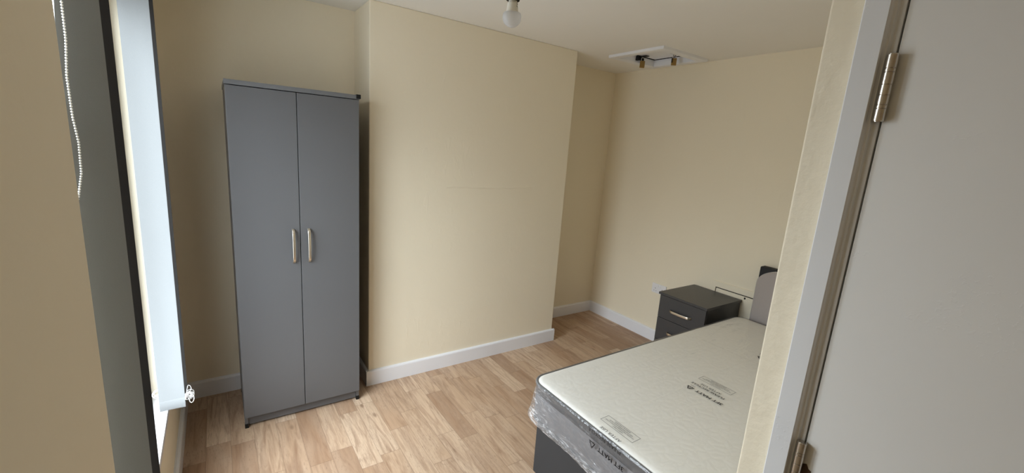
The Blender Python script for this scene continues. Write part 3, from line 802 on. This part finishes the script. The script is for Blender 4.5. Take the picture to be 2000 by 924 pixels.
b = B(); zg = zt - 0.037; R_ = 0.030; zc = ZB + R_
prof = [(0.0, zg + 0.001), (0.0225, zg + 0.001)]
a0 = math.asin(min(1, max(-1, (zg - zc) / R_))) if zg - zc < R_ else 1.2
a0 = min(a0, math.acos(0.0225 / R_))
for k in range(0, 19):
    a = a0 + (-math.pi / 2 - a0) * k / 18
    prof.append((R_ * math.cos(a), zc + R_ * math.sin(a)))
lathe(b, LX, LY, prof, 40); obj('bulb_globe', b, M_frost, pe, True)
# small dark print on the bulb's neck, facing the doorway
b = B()
def neck(a, z, r=0.0188): return (LX + r * math.cos(a), LY + r * math.sin(a), z)
for (a0_, a1_, z0_, z1_) in ((-1.45, -0.85, zt - 0.017, zt - 0.024),):
    n_ = 6
    for i in range(n_):
        t0, t1 = i / n_, (i + 1) / n_
        z_a, z_b = z0_ + (z1_ - z0_) * t0 ** 2, z0_ + (z1_ - z0_) * t1 ** 2
        A0, A1 = a0_ + (a1_ - a0_) * t0, a0_ + (a1_ - a0_) * t1
        b.faces.new([b.verts.new(neck(A0, z_a)), b.verts.new(neck(A1, z_b)), b.verts.new(neck(A1, z_b - 0.0022, 0.0196)), b.verts.new(neck(A0, z_a - 0.0022, 0.0193))])
for z_ in (zt - 0.009, zt - 0.012):
    b.faces.new([b.verts.new(neck(-1.35, z_, 0.0180)), b.verts.new(neck(-1.05, z_, 0.0180)), b.verts.new(neck(-1.05, z_ - 0.0015, 0.0182)), b.verts.new(neck(-1.35, z_ - 0.0015, 0.0182))])
obj('printed_mark', b, M_ink, bb_)

# ------------------------------------------------------------------ vertical blind drawn open at both sides of the window
bl = thing('vertical_blind', 'pale grey fabric vertical blind with louvres bunched at each side of window', 'blind', (XW + 0.02, (YN + YF) / 2, 2.19))
b = B(); bx(b, XW, XW + 0.042, YN - 0.03, YF + 0.03, 2.165, 2.20, 0.003); obj('head_rail', b, M_upvc, bl)
ZL0, ZL1 = 0.432, 2.155
def louvre(ax, ay, bx_, by_, mat, label=None, zb_=ZL0, twist=0.0):
    """slat whose two vertical edges stand at (ax, ay) and (bx, by): thin fabric, faint curve, hem pocket and weight"""
    A, C = Vector((ax, ay, 0)), Vector((bx_, by_, 0)); d = (C - A); nrm = Vector((-d.y, d.x, 0)).normalized()
    b = B(); nseg = 8; zs = [zb_, zb_ + 0.004, zb_ + 0.040, zb_ + 0.043, zb_ + 0.046, 1.2, 1.60, 1.74, 1.88, 2.0, ZL1]
    off = [0.0012, 0.0030, 0.0030, 0.0014] + [0.0004] * 7
    tw = [1, 1, 1, 1, 1, 1, 0.85, 0.55, 0.15, 0.0, 0.0]
    fr, bk = [], []
    for z, o_, w_ in zip(zs, off, tw):
        f_, k_ = [], []
        for i in range(nseg + 1):
            t = i / nseg; c_ = A + d * t + nrm * (0.0025 * math.sin(math.pi * t)) - d.normalized() * (twist * w_ * (1 - t))
            f_.append(b.verts.new((c_ + nrm * o_) + Vector((0, 0, z)))); k_.append(b.verts.new((c_ - nrm * o_) + Vector((0, 0, z))))
        fr.append(f_); bk.append(k_)
    for j in range(len(zs) - 1):
        for i in range(nseg):
            b.faces.new((fr[j][i], fr[j][i + 1], fr[j + 1][i + 1], fr[j + 1][i]))
            b.faces.new((bk[j][i], bk[j + 1][i], bk[j + 1][i + 1], bk[j][i + 1]))
        b.faces.new((fr[j][0], fr[j + 1][0], bk[j + 1][0], bk[j][0])); b.faces.new((fr[j][-1], bk[j][-1], bk[j + 1][-1], fr[j + 1][-1]))
    for j in (0, -1):
        for i in range(nseg): b.faces.new((fr[j][i], bk[j][i], bk[j][i + 1], fr[j][i + 1]))
    o = obj('louvre', b, mat, bl, True)
    if label: o['label'] = label
    m = (A + C) / 2
    bb = B(); bx(bb, m.x - 0.006, m.x + 0.006, m.y - 0.003, m.y + 0.003, ZL1 - 0.002, 2.168); obj('carrier', bb, M_upvc, o)
    return o
louvre(-3.4750, -1.75, -3.4200, -1.68, M_louvre, None, twist=0.026)
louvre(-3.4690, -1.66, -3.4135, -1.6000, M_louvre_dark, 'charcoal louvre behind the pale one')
louvre(-3.4785, -0.93, -3.3910, -0.93, M_louvre, None)
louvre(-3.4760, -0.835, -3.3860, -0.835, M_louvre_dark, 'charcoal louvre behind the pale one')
# bead chain of the control cord, looping into the recess
ch = [(-3.476, -1.70, 2.165), (-3.4769, -1.70, 1.8754), (-3.4776, -1.70, 1.7986), (-3.4838, -1.70, 1.7196), (-3.4829, -1.70, 1.6324), (-3.4784, -1.70, 1.5766),
      (-3.4805, -1.70, 1.5083), (-3.4914, -1.70, 1.4491), (-3.4990, -1.705, 1.430), (-3.509, -1.71, 1.4491), (-3.512, -1.71, 1.60), (-3.508, -1.705, 1.9), (-3.480, -1.70, 2.165)]
CK = 1.289 / 1.379; cc_ = cam.matrix_world.translation.copy()          # hangs a little nearer the doorway than the bunched louvres
ch = [(cc_.x + (x - cc_.x) * CK, cc_.y + (y - cc_.y) * CK, cc_.z + (z - cc_.z) * CK) for x, y, z in ch]
b = B(); beads(b, ch); obj('control_chain', b, M_bead, bl)
# stabilising bead chain gathered in loops at the foot of the bunched louvres
def tangle(x, y, z, rx, n_, seed):
    rnd = random.Random(seed); b = B()
    for k in range(n_):
        c_ = Vector((x + rnd.uniform(-0.3, 0.9) * rx, y + rnd.uniform(-0.01, 0.02), z + rnd.uniform(-0.012, 0.018)))
        r1, r2, th = rnd.uniform(0.007, 0.013), rnd.uniform(0.008, 0.016), rnd.uniform(-0.8, 0.8)
        pts = []
        for i in range(21):
            a = 2 * math.pi * i / 20
            u, v_ = r1 * math.cos(a), r2 * math.sin(a)
            pts.append(c_ + Vector((u * math.cos(th) - v_ * math.sin(th), 0.006 * math.sin(a + k), u * math.sin(th) + v_ * math.cos(th))))
        beads(b, pts, 0.0044, 0.0019)
    return b
obj('bottom_chain', tangle(-3.3800, -0.905, 0.462, 0.014, 9, 3), M_bead, bl)
obj('bottom_chain', tangle(-3.4870, -0.905, 0.490, 0.006, 4, 5), M_bead, bl)
b = B(); beads(b, [(-3.3900, -0.932, 0.468), (-3.3860, -0.93, 0.474), (-3.384, -0.90, 0.495), (-3.379, -0.90, 0.515), (-3.372, -0.90, 0.512), (-3.368, -0.9, 0.495), (-3.376, -0.9, 0.48)], 0.0044, 0.0019); obj('bottom_chain', b, M_bead, bl)
